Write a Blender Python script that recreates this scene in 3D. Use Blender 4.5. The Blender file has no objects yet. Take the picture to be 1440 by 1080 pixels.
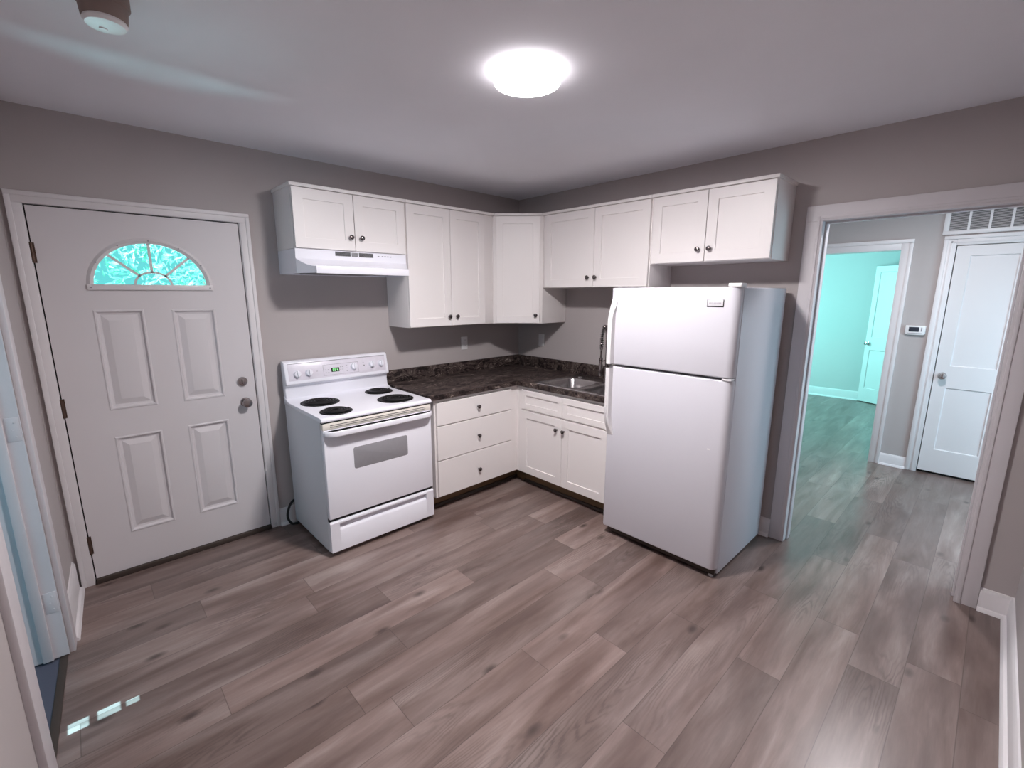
import bpy, bmesh, math, random
from mathutils import Vector, Matrix
random.seed(7)
S = 0.0254                      # every dimension below is in inches; the scene is in metres
SC = bpy.context.scene
COL = SC.collection
V = Vector

# ------------------------------------------------------------------ camera, world, sun, exposure
CAM = (127.471, 130.465, 63.673)
YAW, PITCH, ROLL, FPX = 43.518, -11.2, 0.051, 644.195
cd = bpy.data.cameras.new('camera'); cam = bpy.data.objects.new('camera', cd); COL.objects.link(cam)
cd.sensor_width = 36.0; cd.lens = FPX / 1440 * 36.0; cd.clip_start = 0.01; cd.clip_end = 200
_y, _p, _r = map(math.radians, (YAW, PITCH, ROLL))
_F = V((-math.cos(_p)*math.sin(_y), -math.cos(_p)*math.cos(_y), math.sin(_p)))
_R = V((-math.cos(_y), math.sin(_y), 0)); _U = _R.cross(_F)
_R2 = _R*math.cos(_r) + _U*math.sin(_r); _U2 = -_R*math.sin(_r) + _U*math.cos(_r)
m = Matrix((_R2, _U2, -_F)).transposed().to_4x4(); m.translation = V(CAM)*S
cam.matrix_world = m
SC.camera = cam
vs = SC.view_settings
SC.display_settings.display_device = 'sRGB'
vs.view_transform = 'Standard'; vs.look = 'None'; vs.gamma = 1.0; vs.use_curve_mapping = False
vs.exposure = 0.0
SC.cycles.use_denoising = True
SC.cycles.max_bounces = 10; SC.cycles.diffuse_bounces = 7; SC.cycles.transparent_max_bounces = 12
SC.cycles.sample_clamp_indirect = 6.0
SC.cycles.caustics_reflective = False; SC.cycles.caustics_refractive = False

w = bpy.data.worlds.new('daylight'); SC.world = w; w.use_nodes = True
bg = w.node_tree.nodes['Background']
bg.inputs['Color'].default_value = (0.17, 0.83, 0.86, 1); bg.inputs['Strength'].default_value = 0.95

def light(name, kind, loc, power, color, size=None, target=None, shape=None, size_y=None, spread=None):
    d = bpy.data.lights.new(name, kind); o = bpy.data.objects.new(name, d); COL.objects.link(o)
    o.location = V(loc)*S; d.energy = power; d.color = color
    if kind == 'AREA':
        d.shape = shape or 'RECTANGLE'; d.size = size*S
        if size_y: d.size_y = size_y*S
        if spread: d.spread = math.radians(spread)
    if target is not None:
        o.rotation_euler = (V(target)-V(loc)).to_track_quat('-Z', 'Y').to_euler()
    return o
light('ceiling_light_disc', 'AREA', (70.4, 73.8, 96.06), 55, (1.0, .955, .965), 10.2, (70.4, 73.8, 0), shape='DISK')
SUN_E = 40.0                    # the sun comes in along -x through slits added to the unseen side room's wall
sun = light('sun', 'SUN', (300, 0, 300), 30.0, (0.42, 0.86, 1.0))
sun.rotation_euler = V((-math.cos(math.radians(SUN_E)), 0, -math.sin(math.radians(SUN_E)))).to_track_quat('-Z', 'Y').to_euler()
sun.data.angle = math.radians(0.12)
# daylight at the windows of the bedroom, of the side room and of the hall's far end, the hall's ceiling lamp, and the sunlit deck behind the door
light('bedroom_window_daylight', 'AREA', (-150, 4, 55), 85, (0.36, 1.0, 0.97), 50, (-150, 60, 40), size_y=50)
light('side_room_window_daylight', 'AREA', (197, 72, 58), 8, (0.46, 0.76, 1.0), 34, (100, 30, 50), size_y=42)
light('hall_window_daylight', 'AREA', (-45, 174, 48), 34, (0.52, 0.82, 1.0), 44, (-45, 110, 6), size_y=50)
light('hall_ceiling_lamp', 'AREA', (-34, 116, 97), 33, (1.0, 0.95, .98), 11, (-34, 116, 0), shape='DISK')
light('deck_bounce', 'AREA', (116, -62, 10), 60, (0.45, 0.95, 1.0), 26, (113.5, 0, 70), size_y=7)

light('far_deck_bounce', 'AREA', (116, -112, 3), 75, (0.5, 0.93, 1.0), 44, (113.5, 0, 70), size_y=34)

# ------------------------------------------------------------------ material helpers
class NT:
    def __init__(s, name):
        s.m = bpy.data.materials.new(name); s.m.use_nodes = True
        s.t = s.m.node_tree; s.b = s.t.nodes['Principled BSDF']
    def n(s, typ, **kw):
        x = s.t.nodes.new(typ)
        for k, v in kw.items(): setattr(x, k, v)
        return x
    def link(s, a, b): s.t.links.new(a, b)
    def val(s, sock, v):
        if hasattr(v, 'links') or hasattr(v, 'is_output'): s.link(v, sock)
        else: sock.default_value = v
    def math(s, op, a, b=0.0, c=None):
        x = s.n('ShaderNodeMath', operation=op); s.val(x.inputs[0], a); s.val(x.inputs[1], b)
        if c is not None: s.val(x.inputs[2], c)
        return x.outputs[0]
    def noise(s, vec, scale, detail=3, rough=.5, dist=0.0):
        x = s.n('ShaderNodeTexNoise'); s.link(vec, x.inputs['Vector'])
        x.inputs['Scale'].default_value = scale; x.inputs['Detail'].default_value = detail
        x.inputs['Roughness'].default_value = rough; x.inputs['Distortion'].default_value = dist
        return x.outputs['Fac']
    def ramp(s, fac, stops, interp='LINEAR'):
        x = s.n('ShaderNodeValToRGB'); s.link(fac, x.inputs[0]); e = x.color_ramp.elements; x.color_ramp.interpolation = interp
        while len(e) > 1: e.remove(e[0])
        e[0].position = stops[0][0]; e[0].color = c4(stops[0][1])
        for p, c in stops[1:]:
            q = e.new(p); q.color = c4(c)
        return x.outputs[0]
    def mix(s, fac, a, b, mode='MIX'):
        x = s.n('ShaderNodeMix', data_type='RGBA', blend_type=mode)
        s.val(x.inputs[0], fac); s.val(x.inputs[6], c4(a) if isinstance(a, tuple) else a); s.val(x.inputs[7], c4(b) if isinstance(b, tuple) else b)
        return x.outputs[2]
    def pos(s): return s.n('ShaderNodeNewGeometry').outputs['Position']
    def scale(s, vec, sc):
        x = s.n('ShaderNodeMapping'); s.link(vec, x.inputs[0]); x.inputs['Scale'].default_value = sc
        return x.outputs[0]
    def bump(s, h, strength, dist=0.001):
        x = s.n('ShaderNodeBump'); s.link(h, x.inputs['Height']); x.inputs['Strength'].default_value = strength
        x.inputs['Distance'].default_value = dist; s.link(x.outputs[0], s.b.inputs['Normal'])
    def set(s, col=None, rough=None, metal=None, spec=None):
        if col is not None:
            if isinstance(col, tuple): s.b.inputs['Base Color'].default_value = c4(col)
            else: s.link(col, s.b.inputs['Base Color'])
        if rough is not None: s.val(s.b.inputs['Roughness'], rough)
        if metal is not None: s.b.inputs['Metallic'].default_value = metal
        if spec is not None: s.b.inputs['Specular IOR Level'].default_value = spec
        return s.m
def c4(c): return (c[0], c[1], c[2], 1.0)

def painted(name, col, rough, var=.05, bump=.15, bscale=260.0, spec=.4):
    t = NT(name); p = t.pos()
    n1 = t.noise(p, 3.0, 4)
    c = t.mix(n1, tuple(x*(1-var) for x in col), tuple(min(1, x*(1+var)) for x in col))
    t.bump(t.noise(p, bscale, 3), bump, .0006)
    return t.set(c, rough, spec=spec)
def plain(name, col, rough, metal=0.0, spec=.5):
    t = NT(name); p = t.pos()
    c = t.mix(t.noise(p, 40.0, 3), tuple(x*.95 for x in col), tuple(min(1, x*1.05) for x in col))
    return t.set(c, rough, metal, spec)
def emitter(name, col, strength):
    t = NT(name); t.set((.8, .8, .8), .5)
    t.b.inputs['Emission Color'].default_value = c4(col); t.b.inputs['Emission Strength'].default_value = strength
    return t.m

M = {}
M['wall'] = painted('wall_paint', (.45, .41, .405), .75, .03, .25, 330)
M['ceiling'] = painted('ceiling_paint', (.87, .88, .93), .85, .03, .25, 420, .2)
M['bed_wall'] = painted('bedroom_paint', (.55, .56, .56), .75, .02, .15, 330)
M['trim'] = painted('trim_paint', (.72, .69, .70), .42, .03, .12, 120)
M['trim_old'] = painted('worn_trim_paint', (.64, .61, .63), .5, .08, .5, 60)
M['door'] = painted('door_paint', (.66, .63, .645), .45, .03, .08, 160)
M['cabinet'] = painted('cabinet_paint', (.82, .785, .775), .38, .015, .05, 90)
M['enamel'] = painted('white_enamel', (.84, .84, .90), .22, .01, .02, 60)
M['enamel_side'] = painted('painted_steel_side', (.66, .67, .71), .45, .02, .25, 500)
M['fridge'] = painted('pebbled_white_steel', (.62, .615, .665), .36, .01, .22, 750)
M['plastic'] = plain('white_plastic', (.80, .79, .80), .35)
M['cream'] = plain('cream_plastic', (.80, .755, .69), .4)
M['beige'] = plain('brown_plastic', (.23, .17, .15), .55)
M['grey_glass'] = plain('grey_oven_glass', (.30, .295, .315), .12)
M['grey_plastic'] = plain('grey_plastic', (.22, .22, .23), .5)
M['panel_print'] = plain('lavender_panel', (.74, .71, .78), .3)
M['mark'] = plain('grey_print', (.30, .28, .32), .5)
M['badge'] = plain('silver_badge', (.85, .85, .88), .25, .3)
M['black'] = plain('black_enamel', (.006, .006, .007), .5, 0.0, .25)
M['coil'] = plain('burner_coil', (.010, .009, .010), .5)
M['dark'] = plain('dark_gap', (.012, .011, .011), .8)
M['chrome'] = plain('chrome', (.62, .60, .60), .12, 1.0)
M['nickel'] = plain('dark_pewter', (.16, .14, .14), .22, 1.0)
M['satin'] = plain('satin_nickel', (.36, .33, .33), .25, 1.0)
M['faucet'] = plain('brushed_gunmetal', (.34, .30, .30), .22, 1.0)
M['hinge'] = plain('aged_hinge', (.10, .06, .045), .45, .6)
M['toe'] = plain('bare_board', (.17, .105, .055), .6)
M['toe_dark'] = plain('dark_shoe', (.05, .035, .028), .6)
M['rubber'] = plain('black_rubber', (.01, .01, .01), .6)
M['lino'] = painted('side_room_vinyl', (.085, .09, .125), .5, .1, .1, 40)
M['lamp'] = emitter('lamp_diffuser', (1.0, .955, .965), 14.0)
M['lamp_ring'] = emitter('lamp_ring', (1.0, .93, .95), 8.0)
M['green'] = emitter('green_digits', (.02, .85, .05), 1.1)
M['lcd'] = plain('thermostat_screen', (.03, .035, .05), .2)
M['bark'] = painted('bark', (.12, .10, .08), .9, .3, .8, 30)
M['deck'] = plain('sunlit_deck', (.45, .44, .40), .8)

def make_leaf():
    t = NT('leaf'); p = t.pos()
    c = t.ramp(t.noise(p, 6.0, 2), [(.3, (.16, .50, .38)), (.5, (.40, .78, .62)), (.68, (.95, .98, .92))])
    t.set(c, .5)
    tr = t.n('ShaderNodeBsdfTranslucent'); t.link(c, tr.inputs[0])
    mx = t.n('ShaderNodeMixShader'); mx.inputs[0].default_value = .5
    t.link(t.b.outputs[0], mx.inputs[1]); t.link(tr.outputs[0], mx.inputs[2])
    t.link(mx.outputs[0], t.t.nodes['Material Output'].inputs[0]); return t.m
M['leaf'] = make_leaf()
def make_glass():
    t = NT('pane_glass'); tr = t.n('ShaderNodeBsdfTransparent'); gl = t.n('ShaderNodeBsdfGlossy'); gl.inputs['Roughness'].default_value = .03
    tr.inputs[0].default_value = (.96, .99, .98, 1)
    fr = t.n('ShaderNodeFresnel'); fr.inputs[0].default_value = 1.45
    mx = t.n('ShaderNodeMixShader'); t.link(fr.outputs[0], mx.inputs[0]); t.link(tr.outputs[0], mx.inputs[1]); t.link(gl.outputs[0], mx.inputs[2])
    t.link(mx.outputs[0], t.t.nodes['Material Output'].inputs[0]); return t.m
M['glass'] = make_glass()
def make_steel():
    t = NT('stainless'); p = t.pos()
    n = t.noise(t.scale(p, (30, 400, 30)), 1.0, 3)
    c = t.mix(n, (.42, .40, .40), (.56, .54, .54))
    t.bump(n, .06, .0003)
    return t.set(c, .26, 1.0)
M['steel'] = make_steel()
def make_counter():
    t = NT('dark_stone_laminate'); p = t.pos()
    warp = t.n('ShaderNodeTexNoise'); t.link(p, warp.inputs['Vector']); warp.inputs['Scale'].default_value = 5.0; warp.inputs['Detail'].default_value = 4
    add = t.n('ShaderNodeVectorMath', operation='MULTIPLY_ADD'); t.link(warp.outputs['Color'], add.inputs[0]); add.inputs[1].default_value = (.18, .18, .18); t.link(p, add.inputs[2])
    q = t.scale(add.outputs[0], (1.0, 1.6, 2.2))
    n = t.noise(q, 10.0, 8, .66, 1.3)
    base = t.ramp(n, [(.34, (.008, .006, .006)), (.45, (.024, .017, .017)), (.50, (.085, .062, .056)), (.53, (.026, .019, .018)), (.58, (.13, .10, .09)), (.61, (.045, .034, .031)), (.68, (.40, .33, .29))])
    v = t.noise(q, 46.0, 5, .6)
    fl = t.ramp(v, [(.56, (0, 0, 0)), (.64, (1, 1, 1))])
    mask = t.ramp(t.noise(q, 7.0, 4), [(.5, (0, 0, 0)), (.64, (1, 1, 1))])
    f = t.math('MULTIPLY', t.math('MULTIPLY', fl, mask), .6)
    return t.set(t.mix(f, base, (.40, .32, .29)), .5, spec=.12)
M['counter'] = make_counter()

def make_floor():
    t = NT('vinyl_plank_floor'); p = t.pos()
    sep = t.n('ShaderNodeSeparateXYZ'); t.link(p, sep.inputs[0])
    PW, PL = 7.0*S, 48.0*S
    v = t.math('DIVIDE', sep.outputs['Y'], PW); v = t.math('ADD', v, 40 - .26)
    row = t.math('FLOOR', v)
    w1 = t.n('ShaderNodeTexWhiteNoise', noise_dimensions='1D'); t.link(row, w1.inputs['W'])
    u = t.math('ADD', t.math('DIVIDE', sep.outputs['X'], PL), t.math('MULTIPLY', w1.outputs['Value'], 7.3)); u = t.math('ADD', u, 40)
    cell = t.math('FLOOR', u)
    comb = t.n('ShaderNodeCombineXYZ'); t.link(row, comb.inputs[0]); t.link(cell, comb.inputs[1])
    w2 = t.n('ShaderNodeTexWhiteNoise', noise_dimensions='2D'); t.link(comb.outputs[0], w2.inputs['Vector'])
    rnd = w2.outputs['Value']
    # each plank reads its own stretch of the grain
    off = t.n('ShaderNodeVectorMath', operation='MULTIPLY_ADD'); t.link(w2.outputs['Color'], off.inputs[0]); off.inputs[1].default_value = (9, 9, 9); t.link(p, off.inputs[2])
    g1 = t.noise(t.scale(off.outputs[0], (1.5, 10, 1)), 1.0, 5, .55, .5)
    g2 = t.noise(t.scale(off.outputs[0], (9, 130, 1)), 1.0, 4, .6, .2)
    blot = t.noise(t.scale(off.outputs[0], (1.7, 10.0, 1)), 1.0, 4, .5, .25)
    col = t.ramp(g1, [(.30, (.165, .108, .090)), (.45, (.270, .194, .172)), (.58, (.345, .262, .238)), (.72, (.450, .365, .335))])
    col = t.mix(t.ramp(blot, [(.46, (0, 0, 0)), (.80, (.85, .85, .85))]), col, (.105, .062, .054))
    # cathedral grain: long ellipses about a centre of each plank's own
    fv = t.math('FRACT', v); fu = t.math('FRACT', u)
    sc3 = t.n('ShaderNodeSeparateColor'); t.link(w2.outputs['Color'], sc3.inputs[0])
    cx = t.math('MULTIPLY', t.math('SUBTRACT', fu, sc3.outputs[0]), PL*.10)
    cy = t.math('MULTIPLY', t.math('SUBTRACT', t.math('SUBTRACT', fv, .5), t.math('MULTIPLY', t.math('SUBTRACT', sc3.outputs[1], .5), .8)), PW)
    d = t.math('SQRT', t.math('ADD', t.math('MULTIPLY', cx, cx), t.math('MULTIPLY', cy, cy)))
    d = t.math('ADD', d, t.math('MULTIPLY', t.noise(t.scale(off.outputs[0], (5, 30, 1)), 1.0, 3), .035))
    ring = t.math('MULTIPLY_ADD', t.math('SINE', t.math('MULTIPLY', d, 2*math.pi/.0105)), .5, .5)
    wm = t.ramp(t.noise(t.scale(off.outputs[0], (1.8, 6.0, 1)), 1.0, 2), [(.47, (0, 0, 0)), (.66, (1, 1, 1))])
    wm = t.math('MULTIPLY', wm, t.math('GREATER_THAN', sc3.outputs[2], .35))
    f = t.math('MULTIPLY', t.math('MULTIPLY', t.math('POWER', ring, 2.0), wm), .55)
    col = t.mix(f, col, (.085, .055, .048))
    vo = t.n('ShaderNodeTexVoronoi'); t.link(t.scale(off.outputs[0], (2.9, 6.0, 1)), vo.inputs['Vector']); vo.inputs['Scale'].default_value = 1.0
    kn = t.ramp(vo.outputs['Distance'], [(.04, (.92, .92, .92)), (.15, (0, 0, 0))])
    col = t.mix(kn, col, (.040, .027, .023))
    col = t.mix(t.math('MULTIPLY', g2, .5), col, (.15, .105, .092))
    tone = t.math('MULTIPLY_ADD', rnd, .32, .61)
    tc = t.n('ShaderNodeCombineColor'); [t.link(tone, tc.inputs[i]) for i in range(3)]
    col = t.mix(1.0, col, tc.outputs[0], 'MULTIPLY')
    # seams
    dv = t.math('MINIMUM', fv, t.math('SUBTRACT', 1.0, fv)); du = t.math('MINIMUM', fu, t.math('SUBTRACT', 1.0, fu))
    sv = t.math('LESS_THAN', dv, .008); su = t.math('LESS_THAN', du, .0012)
    seam = t.math('MULTIPLY', t.math('MAXIMUM', sv, su), .55)
    col = t.mix(seam, col, (.05, .035, .03))
    t.bump(t.math('SUBTRACT', g2, t.math('MULTIPLY', seam, 1.5)), .12, .0006)
    return t.set(col, .30, spec=.5)
M['floor'] = make_floor()

# ------------------------------------------------------------------ mesh helpers
class MB:
    def __init__(s): s.b = bmesh.new(); s.weld = False
    def _add(s, src, mat=None):
        mp = {}
        for v in src.verts: mp[v] = s.b.verts.new(mat @ v.co if mat else v.co)
        for f in src.faces:
            try: s.b.faces.new([mp[v] for v in f.verts])
            except ValueError: pass
        src.free()
    def box(s, x0, x1, y0, y1, z0, z1, bv=0.0, seg=2, mat=None):
        t = bmesh.new(); bmesh.ops.create_cube(t, size=1)
        for v in t.verts: v.co = V(((x0+x1)/2 + v.co.x*(x1-x0), (y0+y1)/2 + v.co.y*(y1-y0), (z0+z1)/2 + v.co.z*(z1-z0)))
        if bv: bmesh.ops.bevel(t, geom=list(t.edges), offset=bv, segments=seg, profile=.5, affect='EDGES')
        s._add(t, mat); return s
    def prism(s, pts, ax, a0, a1, bv=0.0, seg=2, mat=None):
        """pts in the plane across ax: 'x' -> (y,z), 'y' -> (x,z), 'z' -> (x,y)"""
        def P(p, a): return V((a, p[0], p[1])) if ax == 'x' else V((p[0], a, p[1])) if ax == 'y' else V((p[0], p[1], a))
        t = bmesh.new(); A = [t.verts.new(P(p, a0)) for p in pts]; B = [t.verts.new(P(p, a1)) for p in pts]; n = len(pts)
        t.faces.new(A); t.faces.new(B[::-1])
        for i in range(n): t.faces.new([A[i], B[i], B[(i+1) % n], A[(i+1) % n]])
        bmesh.ops.recalc_face_normals(t, faces=t.faces)
        if bv:
            ed = [e for e in t.edges if len(e.link_faces) == 2 and e.calc_face_angle(0) > .5]
            bmesh.ops.bevel(t, geom=ed, offset=bv, segments=seg, profile=.5, affect='EDGES')
        s._add(t, mat); return s
    def lathe(s, prof, c, axis, n=28):
        """prof: (radius, height along axis) pairs"""
        a = V(axis).normalized(); q = V((0, 0, 1)).rotation_difference(a).to_matrix(); c = V(c)
        rings = []
        for r, h in prof:
            if r < 1e-6: rings.append([s.b.verts.new(c + q @ V((0, 0, h)))])
            else: rings.append([s.b.verts.new(c + q @ V((r*math.cos(2*math.pi*i/n), r*math.sin(2*math.pi*i/n), h))) for i in range(n)])
        for A, B in zip(rings, rings[1:]):
            for i in range(n):
                j = (i+1) % n
                if len(A) == 1 and len(B) == 1: continue
                if len(A) == 1: f = [A[0], B[i], B[j]]
                elif len(B) == 1: f = [A[i], B[0], A[j]]
                else: f = [A[i], B[i], B[j], A[j]]
                s.b.faces.new(f)
        for R in (rings[0], rings[-1]):
            if len(R) > 1: s.b.faces.new(R)
        return s
    def tube(s, path, r, n=10, closed=False, flat=1.0, up=None):
        path = [V(p) for p in path]; L = len(path); rings = []; prev = None
        for i, p in enumerate(path):
            a = path[(i-1) % L] if (i or closed) else p; b = path[(i+1) % L] if (i < L-1 or closed) else p
            d = (b-a).normalized()
            if prev is None:
                prev = V(up) if up else (V((0, 0, 1)) if abs(d.z) < .9 else V((1, 0, 0)))
            nn = (prev - d*prev.dot(d)).normalized(); bb = d.cross(nn); prev = nn
            rr = r[i] if isinstance(r, (list, tuple)) else r
            rings.append([s.b.verts.new(p + nn*rr*math.cos(2*math.pi*k/n) + bb*rr*flat*math.sin(2*math.pi*k/n)) for k in range(n)])
        for i in range(L if closed else L-1):
            A, B = rings[i], rings[(i+1) % L]
            for k in range(n): s.b.faces.new([A[k], A[(k+1) % n], B[(k+1) % n], B[k]])
        if not closed: s.b.faces.new(rings[0][::-1]); s.b.faces.new(rings[-1])
        return s
    def quads(s, loops, cap=True, cap0=True):
        """skin a list of equal-length closed loops"""
        R = [[s.b.verts.new(V(p)) for p in L] for L in loops]; n = len(R[0])
        for A, B in zip(R, R[1:]):
            for i in range(n): s.b.faces.new([A[i], B[i], B[(i+1) % n], A[(i+1) % n]])
        if cap0: s.b.faces.new(R[0])
        if cap: s.b.faces.new(R[-1])
        return s
    def poly(s, pts): s.weld = True; s.b.faces.new([s.b.verts.new(V(p)) for p in pts]); return s
ORG = {}
def obj(name, mb, mat, parent=None, org=None, sharp=38):
    root = parent
    while root is not None and root.parent is not None: root = root.parent
    o0 = V(ORG[root.name]) if root is not None else V(org or (0, 0, 0))
    b = mb.b
    if mb.weld: bmesh.ops.remove_doubles(b, verts=b.verts, dist=1e-5)
    bmesh.ops.recalc_face_normals(b, faces=b.faces)
    for v in b.verts: v.co = (v.co - o0)*S
    for f in b.faces: f.smooth = True
    for e in b.edges:
        e.smooth = len(e.link_faces) == 2 and e.calc_face_angle(3.0) < math.radians(sharp)
    me = bpy.data.meshes.new(name); b.to_mesh(me); b.free()
    me.materials.append(M[mat]); o = bpy.data.objects.new(name, me); COL.objects.link(o)
    if parent is not None: o.parent = parent
    else: o.location = o0*S; ORG[o.name] = tuple(o0)
    return o
def thing(name, label, cat, loc, group=None):
    o = bpy.data.objects.new(name, None); COL.objects.link(o); o.location = V(loc)*S; o.empty_display_size = .05
    ORG[o.name] = tuple(loc); o['label'] = label; o['category'] = cat
    if group: o['group'] = group
    return o
def struct(name, mb, mat, label=None):
    o = obj(name, mb, mat); o['kind'] = 'structure'
    if label: o['label'] = label
    return o
def sroot(name, loc, label=None):
    o = bpy.data.objects.new(name, None); COL.objects.link(o); o.location = V(loc)*S; o.empty_display_size = .05
    ORG[o.name] = tuple(loc); o['kind'] = 'structure'
    if label: o['label'] = label
    return o
def rrect(x0, x1, y0, y1, r, k=6):
    P = []
    for cx, cy, a in ((x1-r, y1-r, 0), (x0+r, y1-r, 90), (x0+r, y0+r, 180), (x1-r, y0+r, 270)):
        for i in range(k+1):
            t = math.radians(a + 90*i/k); P.append((cx + r*math.cos(t), cy + r*math.sin(t)))
    return P

# ------------------------------------------------------------------ dimensions
H = 98.0
DX0, DX1, DTOP = 95.6, 131.4, 80.1          # exterior door slab
OY0, OY1, OTOP = 99.8, 132.2, 79.9          # doorway to the hall
WR = 140.5                                  # right wall
def lx(y): return 134.7 + .05*y             # left wall, slightly out of square
LA = math.atan(.05)
LM = Matrix.Translation(V((134.7, 0, 0))) @ Matrix.Rotation(-LA, 4, 'Z')   # local x = out of the kitchen, y = along the left wall
HX = -89.0                                  # hall's far wall
BX = -212.0                                 # bedroom's far wall

# ------------------------------------------------------------------ room shell
struct('floor', MB().prism([(-218, -6), (136.2, -6), (136.4, 24), (138.0, 56), (144, 58), (144, 240), (-218, 240)], 'z', -2, 0), 'floor')
struct('trim_11', MB().box(.2, 1.3, 22, 57, -.8, .14, .06, mat=LM), 'toe_dark', 'dark threshold strip in the left doorway')
struct('floor_side_room', MB().prism([(136.2, -6), (206, -6), (206, 104), (144, 104), (144, 58), (138.0, 56), (136.4, 24)], 'z', -2, -.05), 'lino')
struct('ceiling', MB().box(-218, 206, -6, 240, H, H+3), 'ceiling')
# door wall (back left)
b = MB(); b.box(-4.5, DX0-.6, -5, 0, 0, H); b.box(DX1+.6, 150, -5, 0, 0, H); b.box(DX0-.6, DX1+.6, -5, 0, DTOP+.4, H)
struct('wall_back_left', b, 'wall')
b = MB(); b.box(-4.5, 0, 0, OY0-.7, 0, H); b.box(-4.5, 0, OY1+.7, 240, 0, H); b.box(-4.5, 0, OY0-.7, OY1+.7, OTOP+.7, H)
struct('wall_back_right', b, 'wall')
struct('wall_right', MB().box(0, 150, WR, WR+5, 0, H), 'wall')
LY0, LY1, LTOP = 24.0, 54.5, 80.0           # opening in the left wall
b = MB(); b.box(0, 5, -1, LY0-.0, 0, H, mat=LM); b.box(0, 5, LY1, 142, 0, H, mat=LM); b.box(0, 5, LY0, LY1, LTOP+.7, H, mat=LM)
struct('wall_left', b, 'wall')
# hall and bedroom
BY0, BY1, BTOP = 71.5, 103.2, 78.8          # bedroom doorway
CY0, CY1, CTOP = 117.5, 136.0, 79.3         # closet door
b = MB(); b.box(HX-5, HX, 0, BY0-.7, 0, H); b.box(HX-5, HX, BY1+.7, CY0-.6, 0, H); b.box(HX-5, HX, CY1+.6, 240, 0, H)
b.box(HX-5, HX, BY0-.7, BY1+.7, BTOP+.7, H); b.box(HX-5, HX, CY0-.6, CY1+.6, CTOP+.4, H); b.box(HX-5, HX-3, CY0-.6, CY1+.6, 0, CTOP+.4)
struct('wall_hall', b, 'wall')
struct('wall_hall_end', MB().box(-94, -4.5, 18, 22, 0, H), 'wall')
b = MB(); b.box(-94, -68, 178, 182, 0, H); b.box(-22, -4.5, 178, 182, 0, H); b.box(-68, -22, 178, 182, 0, 20); b.box(-68, -22, 178, 182, 80, H)
struct('wall_hall_front', b, 'wall')
struct('wall_bedroom_back', MB().box(BX-4, BX, -2, 112, 0, H), 'bed_wall')
struct('wall_bedroom_right', MB().box(BX, HX-5, 108, 112, 0, H), 'bed_wall')
b = MB(); b.box(BX, -176, -2, 2, 0, H); b.box(-124, HX-5, -2, 2, 0, H); b.box(-176, -124, -2, 2, 0, 28); b.box(-176, -124, -2, 2, 82, H)
struct('wall_bedroom_left', b, 'bed_wall')
# side room: unseen slits, added to shape the kitchen floor's sun patch, a window on the front lets the sky in
XS = 200.0; tE = math.tan(math.radians(SUN_E))
slits = [(133.6, 136.2, 42.95, 45.1), (129.9, 132.9, 42.9, 45.0), (127.6, 129.5, 43.6, 44.8)]
b = MB(); b.box(XS, XS+.3, -6, 42.8, 0, H); b.box(XS, XS+.3, 45.2, 54, 0, H); b.box(XS, XS+.3, 90, 104, 0, H); b.box(XS, XS+.3, 54, 90, 0, 36); b.box(XS, XS+.3, 54, 90, 80, H)
edges = [((XS-x1)*tE, (XS-x0)*tE, y0, y1) for x0, x1, y0, y1 in slits]; z = 0
for z0, z1, y0, y1 in edges:
    b.box(XS, XS+.3, 42.8, 45.2, z, z0); z = z1
    if y0 > 42.8: b.box(XS, XS+.3, 42.8, y0, z0, z1)
    if y1 < 45.2: b.box(XS, XS+.3, y1, 45.2, z0, z1)
b.box(XS, XS+.3, 42.8, 45.2, z, H)
struct('wall_side_room', b, 'bed_wall')
struct('wall_side_room_back', MB().box(150, XS, -5, 0, 0, H), 'bed_wall')
b = MB(); b.box(140, XS, 98, 102, 0, H)
struct('wall_side_room_front', b, 'bed_wall')
struct('ground_outside', MB().box(-500, 700, -700, -5, -8, -3), 'deck')

# ------------------------------------------------------------------ casings, jambs, baseboards
def casing_y(mb, x0, x1, ztop, wd, th, y=0.0, bead=True):
    """door casing on a y = const wall, opening x0..x1"""
    for a, c in ((x0-wd, x0), (x1, x1+wd)):
        mb.box(a, c, y, y+th*.75, 0, ztop, .08)
    mb.box(x0-wd, x1+wd, y, y+th*.75, ztop, ztop+wd, .08)
    mb.box(x0-wd-.02, x0-wd*.62, y, y+th, 0, ztop+wd*.62, .12); mb.box(x1+wd*.62, x1+wd+.02, y, y+th, 0, ztop+wd*.62, .12)
    mb.box(x0-wd-.02, x1+wd+.02, y, y+th+.01, ztop+wd*.6, ztop+wd+.02, .12)
def casing_x(mb, y0, y1, ztop, wd, th, x=0.0):
    for a, c in ((y0-wd, y0), (y1, y1+wd)):
        mb.box(x, x+th, a, c, 0, ztop, .1)
    mb.box(x, x+th, y0-wd, y1+wd, ztop, ztop+wd, .1)
    i = wd*.14
    mb.box(x, x+th+.18, y0-i*2.2, y0-i, 0, ztop+i*2.2, .08); mb.box(x, x+th+.18, y1+i, y1+i*2.2, 0, ztop+i*2.2, .08)
    mb.box(x, x+th+.18, y0-i, y1+i, ztop+i, ztop+i*2.2, .08)
b = MB(); casing_y(b, DX0-.35, DX1+.35, DTOP+.3, 2.15, .75)
for a, c in ((DX0-.6, DX0-.22), (DX1+.22, DX1+.6)): b.box(a, c, -5, .3, 0, DTOP+.4)
b.box(DX0-.6, DX1+.6, -5, .3, DTOP+.25, DTOP+.5)
for a, c in ((DX0-.3, DX0+.5), (DX1-.5, DX1+.3)): b.box(a, c, -2.6, -1.65, 0, DTOP+.3)
b.box(DX0-.3, DX1+.3, -2.6, -1.65, DTOP-.5, DTOP+.3)
struct('trim_1', b, 'trim', 'white casing round the exterior door')
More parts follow.
